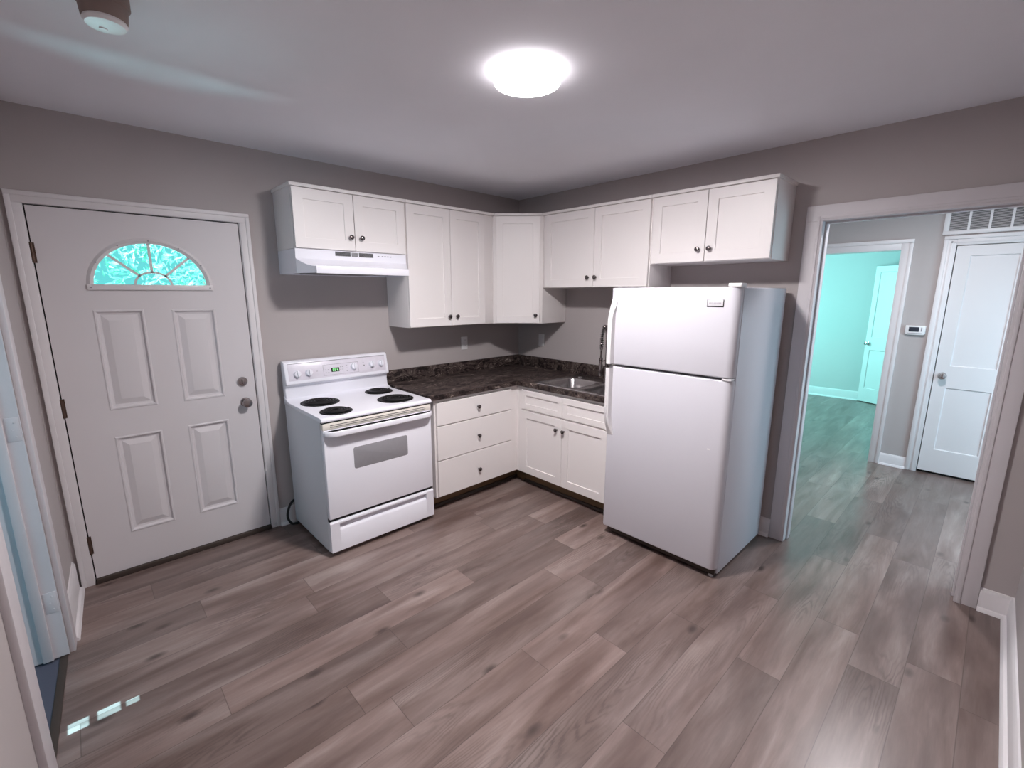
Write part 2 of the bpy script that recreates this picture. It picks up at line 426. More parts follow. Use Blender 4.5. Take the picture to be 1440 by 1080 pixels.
b = MB(); b.box(DX0-.22, DX0, -1.6, -.5, 1.2, DTOP+.25); b.box(DX1, DX1+.22, -1.6, -.5, 1.2, DTOP+.25); b.box(DX0-.22, DX1+.22, -1.6, -.5, DTOP, DTOP+.25)  # black strips fill the gap round the slab, standing in for its shade
struct('trim_8', b, 'rubber', 'black strip darkening the gap round the exterior door')
struct('trim_2', MB().box(DX0-.1, DX1+.1, -5, .9, 0, 1.15, .15), 'toe_dark', 'dark sill under the exterior door')
# doorway to the hall
b = MB(); casing_x(b, OY0, OY1, OTOP, 3.45, .75)
for a, c in ((OY0-.7, OY0), (OY1, OY1+.7)): b.box(-4.6, .1, a, c, 0, OTOP+.7)
b.box(-4.6, .1, OY0, OY1, OTOP, OTOP+.7)
b.box(-3.1, -1.5, OY0, OY0+.4, 0, OTOP-.4, .06); b.box(-3.1, -1.5, OY1-.4, OY1, 0, OTOP-.4, .06); b.box(-3.1, -1.5, OY0, OY1, OTOP-.4, OTOP, .06)
casing_x(b, OY0, OY1, OTOP, 3.0, -.75, -4.5)
struct('trim_3', b, 'trim_old', 'wide casing round the doorway to the hall')
# left doorway
tr = sroot('trim_4', (136, 24, 0), 'old painted jamb of the left doorway')
b = MB()
b.box(-.8, 0, LY0-3.4, LY0-.3, 0, LTOP+3.4, .1, mat=LM); b.box(-.8, 0, LY1+.3, LY1+4.6, 0, LTOP+3.4, .1, mat=LM); b.box(-.8, 0, LY0-.3, LY1+.3, LTOP+.3, LTOP+3.4, .1, mat=LM)
obj('casing', b, 'trim_old', tr)
b = MB()
b.box(-.02, 5.0, LY0-.05, LY0+.35, .3, LTOP, mat=LM); b.box(-.02, 5.0, LY1-.35, LY1+.05, .3, LTOP, mat=LM); b.box(-.02, 5.0, LY0, LY1, LTOP-.1, LTOP+.7, mat=LM)
obj('jamb', b, 'trim_old', tr)
b = MB(); b.box(1.95, 3.3, LY0+.3, LY0+.85, .3, LTOP-.4, .08, mat=LM); b.box(1.95, 3.3, LY1-.8, LY1-.3, .3, LTOP-.4, .08, mat=LM)
obj('door_stop', b, 'trim_old', tr)
for z0 in (9.0, 40.2, 67.0):
    b = MB(); b.box(.15, 1.75, LY0+.33, LY0+.43, z0, z0+3.9, .03, mat=LM)
    for zz in (.7, 1.9, 3.1): b.lathe([(.14, 0), (.14, .06), (.05, .09)], LM @ V((.7 + (.35 if zz == 1.9 else 0), LY0+.42, z0+zz)), (0, 1, 0), 10)
    h = obj('hinge_leaf', b, 'trim_old', tr); h['label'] = 'painted-over hinge leaf left on the jamb'
# bedroom and closet casings in the hall
b = MB()
for a, c in ((BY0-3.3, BY0), (BY1, BY1+3.3)):
    b.box(HX, HX+.7, a, c, 0, BTOP+2.3, .1)
b.box(HX, HX+.7, BY0, BY1, BTOP, BTOP+2.3, .1); b.box(HX, HX+.95, BY0-3.32, BY1+3.34, BTOP+2.3, BTOP+3.6, .1); b.box(HX, HX+.95, BY1+2.2, BY1+3.32, 0, BTOP+2.25, .1)
for a, c in ((BY0-.7, BY0), (BY1, BY1+.7)): b.box(HX-5.1, HX+.1, a, c, 0, BTOP+.7)
b.box(HX-5.1, HX+.1, BY0, BY1, BTOP, BTOP+.7)
struct('trim_5', b, 'trim', 'white casing round the bedroom doorway')
b = MB()
for a, c, q in ((CY0-3.3, CY0-.1, 1), (CY1+.1, CY1+3.3, -1)):
    b.box(HX, HX+.65, a, c, 0, CTOP+2.0, .1)
    b.box(HX, HX+.95, *((a-.02, a+1.1) if q > 0 else (c-1.1, c+.02)), 0, CTOP+2.05, .12)
    b.box(HX, HX+.8, *((a+1.7, a+2.3) if q > 0 else (c-2.3, c-1.7)), 0, CTOP+1.5, .1)
b.box(HX, HX+.65, CY0-.1, CY1+.1, CTOP+.1, CTOP+2.2, .1); b.box(HX, HX+.95, CY0-3.33, CY1+3.33, CTOP+2.05, CTOP+3.2, .12)
b.box(HX, HX+.8, CY0-1.5, CY1+1.5, CTOP+.9, CTOP+1.5, .1)
struct('trim_6', b, 'trim', 'moulded casing round the closet door')
def bb_prof(h, t): return [(0, 0), (t, 0), (t, h-.8), (t-.15, h-.5), (t*.4, h-.1), (0, h)]
def qr(t): return [(t, 0), (t+.75, 0), (t+.68, .35), (t+.4, .68), (t, .75)]
def base_board(name, segs, h=4.8, t=.6, shoe=True, mat='trim'):
    """segs: (axis, wall coord, sign of the room side, from, to)"""
    r = sroot(name, (0, 0, 0)); b = MB(); s2 = MB()
    for ax, w0, sg, a0, a1 in segs:
        b.prism([(w0+sg*p, z) for p, z in bb_prof(h, t)], ax, a0, a1)
        if shoe: s2.prism([(w0+sg*p, z) for p, z in qr(t)], ax, a0, a1)
    obj('board', b, mat, r)
    if shoe: obj('shoe_moulding', s2, mat, r)
    return r
base_board('baseboard_back_left', [('x', 0, 1, 58.9, DX0-2.55)])
base_board('baseboard_back_right', [('y', 0, 1, 63.2, OY0-3.5), ('y', 0, 1, OY1+3.5, WR)])
base_board('baseboard_right', [('x', WR, -1, 0, 140)])
base_board('baseboard_hall', [('y', HX, 1, 22, BY0-3.3), ('y', HX, 1, BY1+3.3, CY0-3.3), ('y', HX, 1, CY1+3.3, 178)], 4.3, .6)
base_board('baseboard_bedroom', [('y', BX, 1, 2, 108), ('x', 108, -1, BX, HX-5)], 5.4, .6)
r = sroot('baseboard_left', (0, 0, 0))
b = MB(); b.prism([(-p, z) for p, z in bb_prof(7.0, .5)], 'y', .8, LY0-3.5, mat=LM); b.prism([(-p, z) for p, z in bb_prof(4.8, .6)], 'y', LY1+4.6, 140, mat=LM)
obj('board', b, 'trim', r)
b = MB(); b.prism([(-p, z) for p, z in qr(.5)], 'y', .8, LY0-3.3, mat=LM); b.prism([(-p, z) for p, z in qr(.6)], 'y', LY1+4.6, 140, mat=LM)
obj('shoe_moulding', b, 'trim', r)

# ------------------------------------------------------------------ doors
def knob_prof(r, L): return [(r*1.05, 0), (r*1.05, .12), (r*.98, .25), (r*.42, .35), (r*.38, L*.45), (r*.7, L*.55), (r*.98, L*.72), (r, L*.82), (r*.85, L*.95), (r*.5, L), (0, L)]
dr = sroot('door_1', (113.5, 0, 0), 'white exterior door with a fan light and four raised panels')
dr['category'] = 'door'
FX, FZ, FA, FB = 113.45, 65.0, 10.4, 9.6            # fan light opening
YF, YB = .12, -1.6
b = MB()
panels = [(115.9, 124.4, 38.5, 60.2), (102.4, 111.0, 38.4, 60.0), (115.9, 124.4, 9.7, 32.5), (102.4, 111.0, 9.7, 32.5)]
us = sorted({DX0, DX1, FX-FA, FX+FA} | {p[i] for p in panels for i in (0, 1)})
zs = sorted({1.2, DTOP, FZ, FZ+FB+.6} | {p[i] for p in panels for i in (2, 3)})
def inside(u, z, p): return p[0] < u < p[1] and p[2] < z < p[3]
for u0, u1 in zip(us, us[1:]):
    for z0, z1 in zip(zs, zs[1:]):
        uc, zc = (u0+u1)/2, (z0+z1)/2
        if any(inside(uc, zc, p) for p in panels): continue
        if FX-FA < uc < FX+FA and FZ < zc < FZ+FB+.6: continue
        b.poly([(u0, YF, z0), (u1, YF, z0), (u1, YF, z1), (u0, YF, z1)])
N = 40; arc = [(FX - FA*math.cos(math.pi*i/N), FZ + FB*math.sin(math.pi*i/N)) for i in range(N+1)]
for (a, za), (c, zc) in zip(arc, arc[1:]):
    b.poly([(a, YF, za), (c, YF, zc), (c, YF, FZ+FB+.6), (a, YF, FZ+FB+.6)])
    b.poly([(a, YF, za), (c, YF, zc), (c, YB, zc), (a, YB, za)])
    b.poly([(a, YB, za), (c, YB, zc), (c, YB, FZ+FB+.6), (a, YB, FZ+FB+.6)])
b.poly([(FX-FA, YF, FZ), (FX+FA, YF, FZ), (FX+FA, YB, FZ), (FX-FA, YB, FZ)])
for u0, u1, z0, z1 in ((DX0, DX1, 1.2, FZ), (DX0, FX-FA, FZ, FZ+FB+.6), (FX+FA, DX1, FZ, FZ+FB+.6), (DX0, DX1, FZ+FB+.6, DTOP)):
    b.poly([(u0, YB, z0), (u1, YB, z0), (u1, YB, z1), (u0, YB, z1)])
for u in (DX0, DX1): b.poly([(u, YF, 1.2), (u, YB, 1.2), (u, YB, DTOP), (u, YF, DTOP)])
for z in (1.2, DTOP): b.poly([(DX0, YF, z), (DX0, YB, z), (DX1, YB, z), (DX1, YF, z)])
for p in panels:
    def L(i, d): return [(p[0]+i, YF+d, p[2]+i), (p[1]-i, YF+d, p[2]+i), (p[1]-i, YF+d, p[3]-i), (p[0]+i, YF+d, p[3]-i)]
    b.quads([L(0, 0), L(.22, .13), L(.45, .10), L(.75, -.42), L(1.15, -.50), L(2.25, -.06), L(2.35, -.04)], cap0=False)
obj('slab', b, 'door', dr, sharp=14)
# fan light frame, muntins, glass
b = MB()
def fan_ring(mb, a, bb, wid, y0, y1, flat=True, n=44):
    P = [(FX - a*math.cos(math.pi*i/n), FZ + bb*math.sin(math.pi*i/n)) for i in range(n+1)]
    Q = [(FX - (a-wid)*math.cos(math.pi*i/n), FZ + (bb-wid)*math.sin(math.pi*i/n)) for i in range(n+1)]
    loop_o = [[(x, y1-.0, z) for x, z in P]]
    for i in range(n):
        o0, o1, i0, i1 = P[i], P[i+1], Q[i], Q[i+1]
        m0 = ((o0[0]+i0[0])/2, (o0[1]+i0[1])/2); m1 = ((o1[0]+i1[0])/2, (o1[1]+i1[1])/2)
        for (A, ya), (B, yb), (C, yc), (D, yd) in (((o0, y0), (o1, y0), (m1, y1), (m0, y1)), ((m0, y1), (m1, y1), (i1, y0+.25*(y1-y0)), (i0, y0+.25*(y1-y0))), ((i0, y0+.25*(y1-y0)), (i1, y0+.25*(y1-y0)), (i1, y0-.6), (i0, y0-.6))):
            mb.poly([(A[0], ya, A[1]), (B[0], yb, B[1]), (C[0], yc, C[1]), (D[0], yd, D[1])])
fan_ring(b, FA+.75, FB+.75, 1.15, YF, YF+.5)
b.box(FX-FA-.75, FX+FA+.75, YF-.3, YF+.45, FZ-.75, FZ+.45, .14)
fr = obj('window_frame', b, 'trim', dr)
fr['label'] = 'half-round frame of the fan light'
for i in range(7):
    t = math.pi*(i+.0)/6; bx, bz = (FX - (FA+.2)*math.cos(t), FZ + (FB+.2)*math.sin(t)) if 0 < i < 6 else (FX + (-1 if i == 0 else 1)*(FA+.1), FZ-.2)
    obj('screw_cap', MB().lathe([(.16, 0), (.16, .07), (.08, .1), (0, .1)], (bx, YF+.45, bz), (0, 1, 0), 10), 'mark', fr)
b = MB(); ym = -.35
def bar(mb, p, q, wd, dp=.22):
    d = V((q[0]-p[0], q[1]-p[1])).normalized(); nn = V((-d.y, d.x))*wd/2
    mb.prism([(p[0]+nn.x, p[1]+nn.y), (q[0]+nn.x, q[1]+nn.y), (q[0]-nn.x, q[1]-nn.y), (p[0]-nn.x, p[1]-nn.y)], 'y', ym-dp, ym+dp)
ri = 3.3
n = 20
for i in range(n):
    t0, t1 = math.pi*i/n, math.pi*(i+1)/n
    bar(b, (FX-.05 + ri*math.cos(t0), FZ+.3 + ri*.86*math.sin(t0)), (FX-.05 + ri*math.cos(t1), FZ+.3 + ri*.86*math.sin(t1)), .42)
for t in (45, 90, 135):
    t = math.radians(t); bar(b, (FX + ri*.95*math.cos(t), FZ+.3 + ri*.84*math.sin(t)), (FX + (FA-.2)*math.cos(t), FZ + (FB-.2)*math.sin(t)), .5)
obj('muntin', b, 'trim', dr)
b = MB(); b.prism([(x, z) for x, z in arc], 'y', -.9, -.75); obj('pane', b, 'glass', dr)
k = MB().lathe([(0, 0)] + knob_prof(1.15, 2.5), (98.2, YF, 36.2), (0, 1, 0)); obj('door_knob', k, 'satin', dr)
k = MB().lathe([(0, 0), (1.15, 0), (1.15, .3), (1.0, .55), (.75, .6), (0, .6)], (98.4, YF, 41.6), (0, 1, 0)); dbt = obj('deadbolt', k, 'satin', dr)
obj('thumb_turn', MB().box(98.22, 98.58, YF+.55, YF+1.1, 40.95, 42.25, .1), 'satin', dbt)
for z0, z1 in ((69.4, 73.2), (38.2, 42.2), (7.2, 11.3)):
    b = MB(); b.lathe([(0, 0), (.27, 0), (.27, z1-z0), (0, z1-z0)], (DX1+.12, .35, z0), (0, 0, 1), 12); b.box(DX1-.35, DX1+.2, .1, .2, z0, z1)
    obj('hinge', b, 'hinge', dr)

def flat_panel_door(root, x, sx, u0, u1, z0, z1, pans, mat, mb=None, mtx=None, t=1.4, rec=.38):
    """two-panel slab; local frame: u across, out = sx*x"""
    b = MB(); us = sorted({u0, u1} | {p[i] for p in pans for i in (0, 1)}); zs = sorted({z0, z1} | {p[i] for p in pans for i in (2, 3)})
    for a, c in zip(us, us[1:]):
        for d, e in zip(zs, zs[1:]):
            if any(inside((a+c)/2, (d+e)/2, p) for p in pans): continue
            b.poly([(x, a, d), (x, c, d), (x, c, e), (x, a, e)])
    xb = x - sx*t
    b.poly([(xb, u0, z0), (xb, u1, z0), (xb, u1, z1), (xb, u0, z1)])
    for u in (u0, u1): b.poly([(x, u, z0), (xb, u, z0), (xb, u, z1), (x, u, z1)])
    for z in (z0, z1): b.poly([(x, u0, z), (xb, u0, z), (xb, u1, z), (x, u1, z)])
    for p in pans:
        def L(i, d): return [(x+sx*d, p[0]+i, p[2]+i), (x+sx*d, p[1]-i, p[2]+i), (x+sx*d, p[1]-i, p[3]-i), (x+sx*d, p[0]+i, p[3]-i)]
        b.quads([L(0, 0), L(.05, -rec*.3), L(.28, -rec)], cap0=False)
    if mtx is not None:
        for v in b.b.verts: v.co = mtx @ v.co
    return obj('slab', b, mat, root, sharp=20)
d2 = sroot('door_2', (HX, 126, 0), 'white two-panel closet door in the hall'); d2['category'] = 'door'
flat_panel_door(d2, HX+.12, 1, CY0+.15, CY1-.15, .9, CTOP-.1, [(121.2, 132.4, 39.2, 76.0), (121.0, 132.3, 9.2, 31.6)], 'trim')
obj('door_knob', MB().lathe([(0, 0)] + knob_prof(1.1, 2.4), (HX+.12, 119.8, 35.7), (1, 0, 0)), 'chrome', d2)
for z0 in (66, 8): obj('hinge', MB().lathe([(0, 0), (.25, 0), (.25, 3.6), (0, 3.6)], (HX+.4, CY1-.05, z0), (0, 0, 1), 10), 'satin', d2)
struct('trim_7', MB().box(HX-2.8, HX-.6, CY0-.5, CY1+.5, .1, .7), 'dark', 'dark gap under the closet door')
# bedroom door standing open against the far wall
d3 = sroot('door_3', (BX+5, 92, 0), 'white two-panel bedroom door standing open'); d3['category'] = 'door'
ang = math.atan2(15.5, 29.0)
DM = Matrix.Translation(V((BX+1.6, 78.2, 0))) @ Matrix.Rotation(-ang, 4, 'Z')
flat_panel_door(d3, 0, 1, 0, 30, .5, 79.0, [(2.7, 26, 38.6, 75.8), (2.7, 26, 8.5, 31.3)], 'trim', mtx=DM)
k = MB().lathe([(0, 0)] + knob_prof(1.05, 2.3), (0, 0, 0), (1, 0, 0))
for v in k.b.verts: v.co = DM @ (v.co + V((0, 1.6, 35.0)))
obj('door_knob', k, 'chrome', d3)

# ------------------------------------------------------------------ hall fittings
th = thing('thermostat', 'white digital thermostat on the hall wall beside the closet door', 'thermostat', (HX, 110.6, 51))
b = MB(); b.prism([(107.9, 49.8), (108.6, 49.35), (113.0, 49.35), (113.4, 49.8), (113.4, 52.6), (107.9, 52.6)], 'x', HX, HX+1.1, .15)
obj('case', b, 'plastic', th)
obj('screen', MB().box(HX+1.05, HX+1.16, 108.9, 111.7, 50.45, 52.1, .04), 'lcd', th)
obj('button', MB().box(HX+1.05, HX+1.17, 112.2, 112.5, 50.6, 52.0), 'mark', th)
obj('lettering', MB().box(HX+1.08, HX+1.12, 108.6, 112.6, 49.85, 50.0), 'mark', th)
vt = thing('return_air_grille', 'white return air grille over the closet door', 'vent', (HX, 128, 86.7))
b = MB(); y0, y1, z0, z1 = 113.4, 143.6, 82.95, 91.4
b.box(HX, HX+.6, y0, y1, z0, z0+1.25, .08); b.box(HX, HX+.6, y0, y1, z1-.8, z1, .08); b.box(HX, HX+.59, y0+.01, y0+1.4, z0+1.2, z1-.75, .08); b.box(HX, HX+.59, y1-1.4, y1-.01, z0+1.2, z1-.75, .08)
for k in range(1, 6): yy = 114.8 + k*4.86 - .2; b.box(HX, HX+.5, yy-.3, yy+.3, z0+1, z1-.5)
obj('frame', b, 'trim', vt)
obj('backing', MB().box(HX+.02, HX+.08, y0+.5, y1-.5, z0+.5, z1-.5), 'dark', vt)
b = MB()
for k in range(17):
    zz = z0+1.35 + k*.38
    b.prism([(HX+.08, zz+.05), (HX+.42, zz-.14), (HX+.42, zz-.09), (HX+.08, zz+.10)], 'y', y0+1, y1-1)
obj('louvre', b, 'trim', vt)

# ------------------------------------------------------------------ cabinets
def shaker(mb, O, U, Nn, wd, h, t=.75, rail=2.45, rec=.32):
    """shaker front: O = lower corner on the back plane, U across, Nn out"""
    O, U, Nn = V(O), V(U).normalized(), V(Nn).normalized(); Z = V((0, 0, 1))
    def P(u, z, n): return O + U*u + Z*z + Nn*n
    def L(i, n): return [P(i, i, n), P(wd-i, i, n), P(wd-i, h-i, n), P(i, h-i, n)]
    mb.quads([L(0, 0), L(0, t-.06), L(.06, t), L(rail, t), L(rail+.03, t-.05), L(rail+.06, t-rec)])
def slab_front(mb, O, U, Nn, wd, h, t=.75):
    O, U, Nn = V(O), V(U).normalized(), V(Nn).normalized(); Z = V((0, 0, 1))
    def P(u, z, n): return O + U*u + Z*z + Nn*n
    def L(i, n): return [P(i, i, n), P(wd-i, i, n), P(wd-i, h-i, n), P(i, h-i, n)]
    mb.quads([L(0, 0), L(0, t-.08), L(.08, t)])
def cab_knob(parent, p, axis):
    obj('knob', MB().lathe([(0, 0), (.30, 0), (.28, .12), (.2, .3), (.22, .5), (.50, .62), (.62, .8), (.58, .98), (.35, 1.1), (0, 1.13)], p, axis, 20), 'nickel', parent)
TOPZ = 88.35
ut = 12.0
def upper(name_label, x0, x1, z0, doors, axis, trim=True):
    """axis 'l': along the left (y=0) wall, x0..x1; axis 'r': along the right (x=0) wall"""
    if axis == 'l': t = thing('wall_cabinet', name_label, 'cabinet', ((x0+x1)/2, ut/2, z0), 'white wall cabinets')
    else: t = thing('wall_cabinet', name_label, 'cabinet', (ut/2, (x0+x1)/2, z0), 'white wall cabinets')
    b = MB(); c = MB()
    if axis == 'l':
        b.box(x0, x1, .02, ut, z0, TOPZ, .06); c.box(x0, x1+(.3 if trim == 2 else 0), .02, ut+1.0, TOPZ, TOPZ+.8, .1)
    else:
        b.box(.02, ut, x0, x1, z0, TOPZ, .06); c.box(.02, ut+1.0, x0, x1+(.3 if trim == 2 else 0), TOPZ, TOPZ+.8, .1)
    obj('body', b, 'cabinet', t); obj('top_moulding', c, 'cabinet', t)
    for u0, u1, kz, ku in doors:
        d = MB(); z1 = TOPZ-.15
        if axis == 'l': shaker(d, (u1, ut+.03, z0+.15), (-1, 0, 0), (0, 1, 0), u1-u0, z1-z0-.15)
        else: shaker(d, (ut+.03, u0, z0+.15), (0, 1, 0), (1, 0, 0), u1-u0, z1-z0-.15)
        o = obj('door', d, 'cabinet', t)
        cab_knob(o, (ku, ut+.77, kz) if axis == 'l' else (ut+.77, ku, kz), (0, 1, 0) if axis == 'l' else (1, 0, 0))
    return t
upper('white two-door wall cabinet above the range hood', 56.55, 86.95, 74.25, [(71.85, 86.75, 77.7, 73.0), (57.1, 71.7, 77.7, 70.1)], 'l', 2)
upper('tall white two-door wall cabinet between the hood and the corner', 23.9, 56.5, 53.65, [(41.65, 56.45, 56.6, 42.7), (28.0, 41.5, 56.6, 39.8)], 'l')
upper('white two-door wall cabinet above the sink', 24.0, 63.2, 65.4, [(25.4, 44.8, 68.4, 43.1), (44.95, 62.95, 68.4, 45.9)], 'r')
upper('white two-door wall cabinet above the refrigerator', 63.25, 93.4, 71.35, [(63.8, 78.2, 74.4, 76.7), (78.35, 93.2, 74.4, 79.6)], 'r', 2)
# diagonal corner cabinet
ct = thing('wall_cabinet', 'narrow single-door wall cabinet set diagonally in the corner', 'cabinet', (11, 11, 53.65), 'white wall cabinets')
b = MB(); b.prism([(.02, .02), (23.85, .02), (23.85, 12.3), (12.3, 23.95), (.02, 23.95)], 'z', 53.65, TOPZ, .05)
obj('body', b, 'cabinet', ct)
b = MB(); b.prism([(.02, .02), (23.85, .02), (23.85, 13.1), (13.1, 23.95), (.02, 23.95)], 'z', TOPZ, TOPZ+.8, .08)
obj('top_moulding', b, 'cabinet', ct)
dU = V((-11.55, 11.65, 0)).normalized(); dN = V((11.65, 11.55, 0)).normalized()
d = MB(); O = V((23.85, 12.3, 53.8)) + dU*1.0 + dN*.03
shaker(d, O, dU, dN, 14.4, TOPZ-.15-53.8, rail=2.3)
o = obj('door', d, 'cabinet', ct)
cab_knob(o, tuple(V((23.85, 12.3, 56.5)) + dU*14.1 + dN*.77), tuple(dN))

# base cabinets
bc = thing('base_cabinet', 'white three-drawer base cabinet beside the range', 'cabinet', (42, 12, 0))
b = MB(); b.box(24.25, 57.1, .8, 24.2, 4.5, 34.2); b.box(23.5, 24.25, 23.5, 24.95, 4.5, 34.2); obj('body', b, 'cabinet', bc)
b = MB(); b.box(20.9, 57.9, 19.6, 20.2, 0, 4.6); b.box(20.3, 20.9, 19.6, 24.9, 0, 4.6); obj('toe_kick', b, 'toe', bc)
b = MB(); b.prism([(20.2, 0), (20.9, 0), (20.85, .35), (20.6, .65), (20.2, .72)], 'x', 20.9, 57.9); obj('shoe_strip', b, 'toe_dark', bc)
for z0, z1, kz in ((26.5, 33.2, 29.9), (16.1, 26.2, 20.7), (4.9, 15.8, 9.8)):
    d = MB(); slab_front(d, (56.55, 24.22, z0), (-1, 0, 0), (0, 1, 0), 29.0, z1-z0)
    o = obj('drawer_front', d, 'cabinet', bc); cab_knob(o, (41.6, 24.96, kz), (0, 1, 0))
sb = thing('base_cabinet', 'white sink base cabinet with two doors below false drawer fronts', 'cabinet', (12, 44, 0))
# hollow under the sink is not needed: the basins are let into the body's top
obj_body = MB()
for z0, z1 in ((4.5, 26.0),): obj_body.box(.8, 24.2, 25.0, 62.4, z0, z1)
obj_body.box(23.4, 24.2, 25.0, 62.4, 26.0, 34.2); obj_body.box(.8, 1.6, 25.0, 62.4, 26.0, 34.2); obj_body.box(1.6, 23.4, 25.0, 25.8, 26.0, 34.2); obj_body.box(1.6, 23.4, 61.6, 62.4, 26.0, 34.2)
obj('body', obj_body, 'cabinet', sb)
b = MB(); b.box(20.3, 20.9, 25.0, 62.3, 0, 4.6); obj('toe_kick', b, 'toe', sb)
b = MB(); b.prism([(20.9, 0), (21.6, 0), (21.55, .35), (21.3, .65), (20.9, .72)], 'y', 25.0, 62.3); obj('shoe_strip', b, 'toe_dark', sb)
for u0, u1, ku in ((27.0, 44.25, 42.4), (44.4, 61.2, 45.2)):
    d = MB(); shaker(d, (24.22, u0, 26.8), (0, 1, 0), (1, 0, 0), u1-u0, 6.3, rail=1.75)
    obj('false_drawer_front', d, 'cabinet', sb)
    d = MB(); shaker(d, (24.22, u0, 4.9), (0, 1, 0), (1, 0, 0), u1-u0, 21.4)
    o = obj('door', d, 'cabinet', sb); cab_knob(o, (24.96, ku, 22.8), (1, 0, 0))

# ------------------------------------------------------------------ countertop, sink, faucet
CZ0, CZ1, CD = 34.25, 35.75, 25.5
SX0, SX1, SY0, SY1 = 3.3, 23.4, 32.6, 61.8          # sink cut-out
t = thing('countertop', 'dark brown stone-look L-shaped countertop with a short backsplash', 'countertop', (30, 12, CZ0))
b = MB(); b.box(.75, 58.9, .75, CD, CZ0, CZ1); b.box(.75, CD, CD, SY0, CZ0, CZ1); b.box(.75, CD, SY1, 63.4, CZ0, CZ1)
b.box(.75, SX0, SY0, SY1, CZ0, CZ1); b.box(SX1, CD, SY0, SY1, CZ0, CZ1)
obj('worktop', b, 'counter', t)
b = MB(); b.box(.02, 58.9, .02, .75, CZ0, 39.75, .08); b.box(.02, .75, .75, 63.4, CZ0, 39.75, .08)
obj('backsplash', b, 'counter', t)
sk = thing('kitchen_sink', 'double-bowl stainless steel sink let into the dark countertop', 'sink', (13, 47, CZ1))
b = MB(); rimz = CZ1+.14
X0, X1, Y0, Y1 = SX0-.6, SX1+.6, SY0-.7, SY1+.7
bowls = [(8.6, 22.4, 34.2, 46.6), (8.6, 22.4, 48.4, 60.6)]
xs = [X0, 8.2, 22.8, X1]; ys = [Y0, 33.8, 47.0, 48.0, 61.0, Y1]
cells = [(8.2, 22.8, 33.8, 47.0), (8.2, 22.8, 48.0, 61.0)]
for a, c in zip(xs, xs[1:]):
    for d, e in zip(ys, ys[1:]):
        if any(q[0] <= (a+c)/2 <= q[1] and q[2] <= (d+e)/2 <= q[3] for q in cells): continue
        b.poly([(a, d, rimz), (c, d, rimz), (c, e, rimz), (a, e, rimz)])
for (x0, x1, y0, y1), q in zip(bowls, cells):
    k = 6; L0 = rrect(x0, x1, y0, y1, 2.6, k)
    corners = [(q[1], q[3]), (q[0], q[3]), (q[0], q[2]), (q[1], q[2])]
    for ci in range(4):
        seg = L0[ci*(k+1):(ci+1)*(k+1)]
        for p0, p1 in zip(seg, seg[1:]): b.poly([(*corners[ci], rimz), (*p0, rimz), (*p1, rimz)])
        nx = L0[((ci+1)*(k+1)) % len(L0)]; c2 = corners[(ci+1) % 4]
        b.poly([(*corners[ci], rimz), (*seg[-1], rimz), (*nx, rimz), (*c2, rimz)])
    loops = [[(x, y, rimz) for x, y in L0]]
    for ins, z, r in ((.2, rimz-.25, 2.5), (.5, rimz-5.6, 2.3), (.9, rimz-6.6, 2.0), (2.2, rimz-7.1, 1.4)):
        loops.append([(x, y, z) for x, y in rrect(x0+ins, x1-ins, y0+ins, y1-ins, r, k)])
    b.quads(loops, cap0=False)
# turned-down outer edge
L0 = [(X0, Y0), (X1, Y0), (X1, Y1), (X0, Y1)]
for i in range(4):
    p, q = L0[i], L0[(i+1) % 4]
    g = lambda pt: ((pt[0]-(X0+X1)/2)*1.008+(X0+X1)/2, (pt[1]-(Y0+Y1)/2)*1.006+(Y0+Y1)/2)
    b.poly([(*p, rimz), (*q, rimz), (*g(q), CZ1+.01), (*g(p), CZ1+.01)])
obj('basin', b, 'steel', sk, sharp=50)
for x0, x1, y0, y1 in bowls:
    obj('drain', MB().lathe([(0, 0), (1.7, 0), (1.7, .12), (1.3, .16), (1.2, .05), (0, .05)], ((x0+x1)/2, (y0+y1)/2, rimz-7.08), (0, 0, 1), 24), 'chrome', sk)
obj('hole_cover', MB().lathe([(0, 0), (.85, 0), (.85, .18), (.6, .34), (0, .36)], (6.4, 36.3, rimz+.01), (0, 0, 1), 24), 'chrome', sk)
FXc, FYc = 5.0, 45.7
ft = thing('kitchen_faucet', 'tall spring-neck kitchen faucet behind the sink, beside the refrigerator', 'faucet', (FXc, FYc, rimz))
obj('base', MB().lathe([(0, 0), (1.15, 0), (1.15, .25), (.85, .5), (.75, 4.2), (.62, 4.5), (0, 4.5)], (FXc, FYc, rimz+.01), (0, 0, 1), 24), 'faucet', ft)
obj('handle', MB().tube([(FXc, FYc+.5, rimz+2.6), (FXc, FYc+1.4, rimz+2.8), (FXc+.3, FYc+3.0, rimz+3.6)], [.42, .32, .24], 12), 'faucet', ft)
obj('riser', MB().tube([(FXc, FYc, rimz+4.3), (FXc, FYc, rimz+12.8)], .50, 14), 'faucet', ft)
hx, hy = FXc+4.3, FYc+.8
arcp = [(FXc + (hx-FXc)*(1-math.cos(t))/2, FYc + (hy-FYc)*(1-math.cos(t))/2, rimz+12.4 + 5.2*math.sin(t)) for t in [math.pi*i/24 for i in range(25)]]
obj('hose', MB().tube(arcp + [(hx, hy, rimz+10.5)], .30, 10), 'rubber', ft)
full = [V((FXc, FYc, rimz+10.8))] + [V(p) for p in arcp] + [V((hx, hy, rimz+11.6))]
cum = [0]
for a, c in zip(full, full[1:]): cum.append(cum[-1] + (c-a).length)
def along(s):
    for i in range(len(full)-1):
        if s <= cum[i+1] or i == len(full)-2:
            f = (s-cum[i])/(cum[i+1]-cum[i]); return full[i].lerp(full[i+1], min(1, f)), (full[i+1]-full[i]).normalized()
turns = 22; spr = []
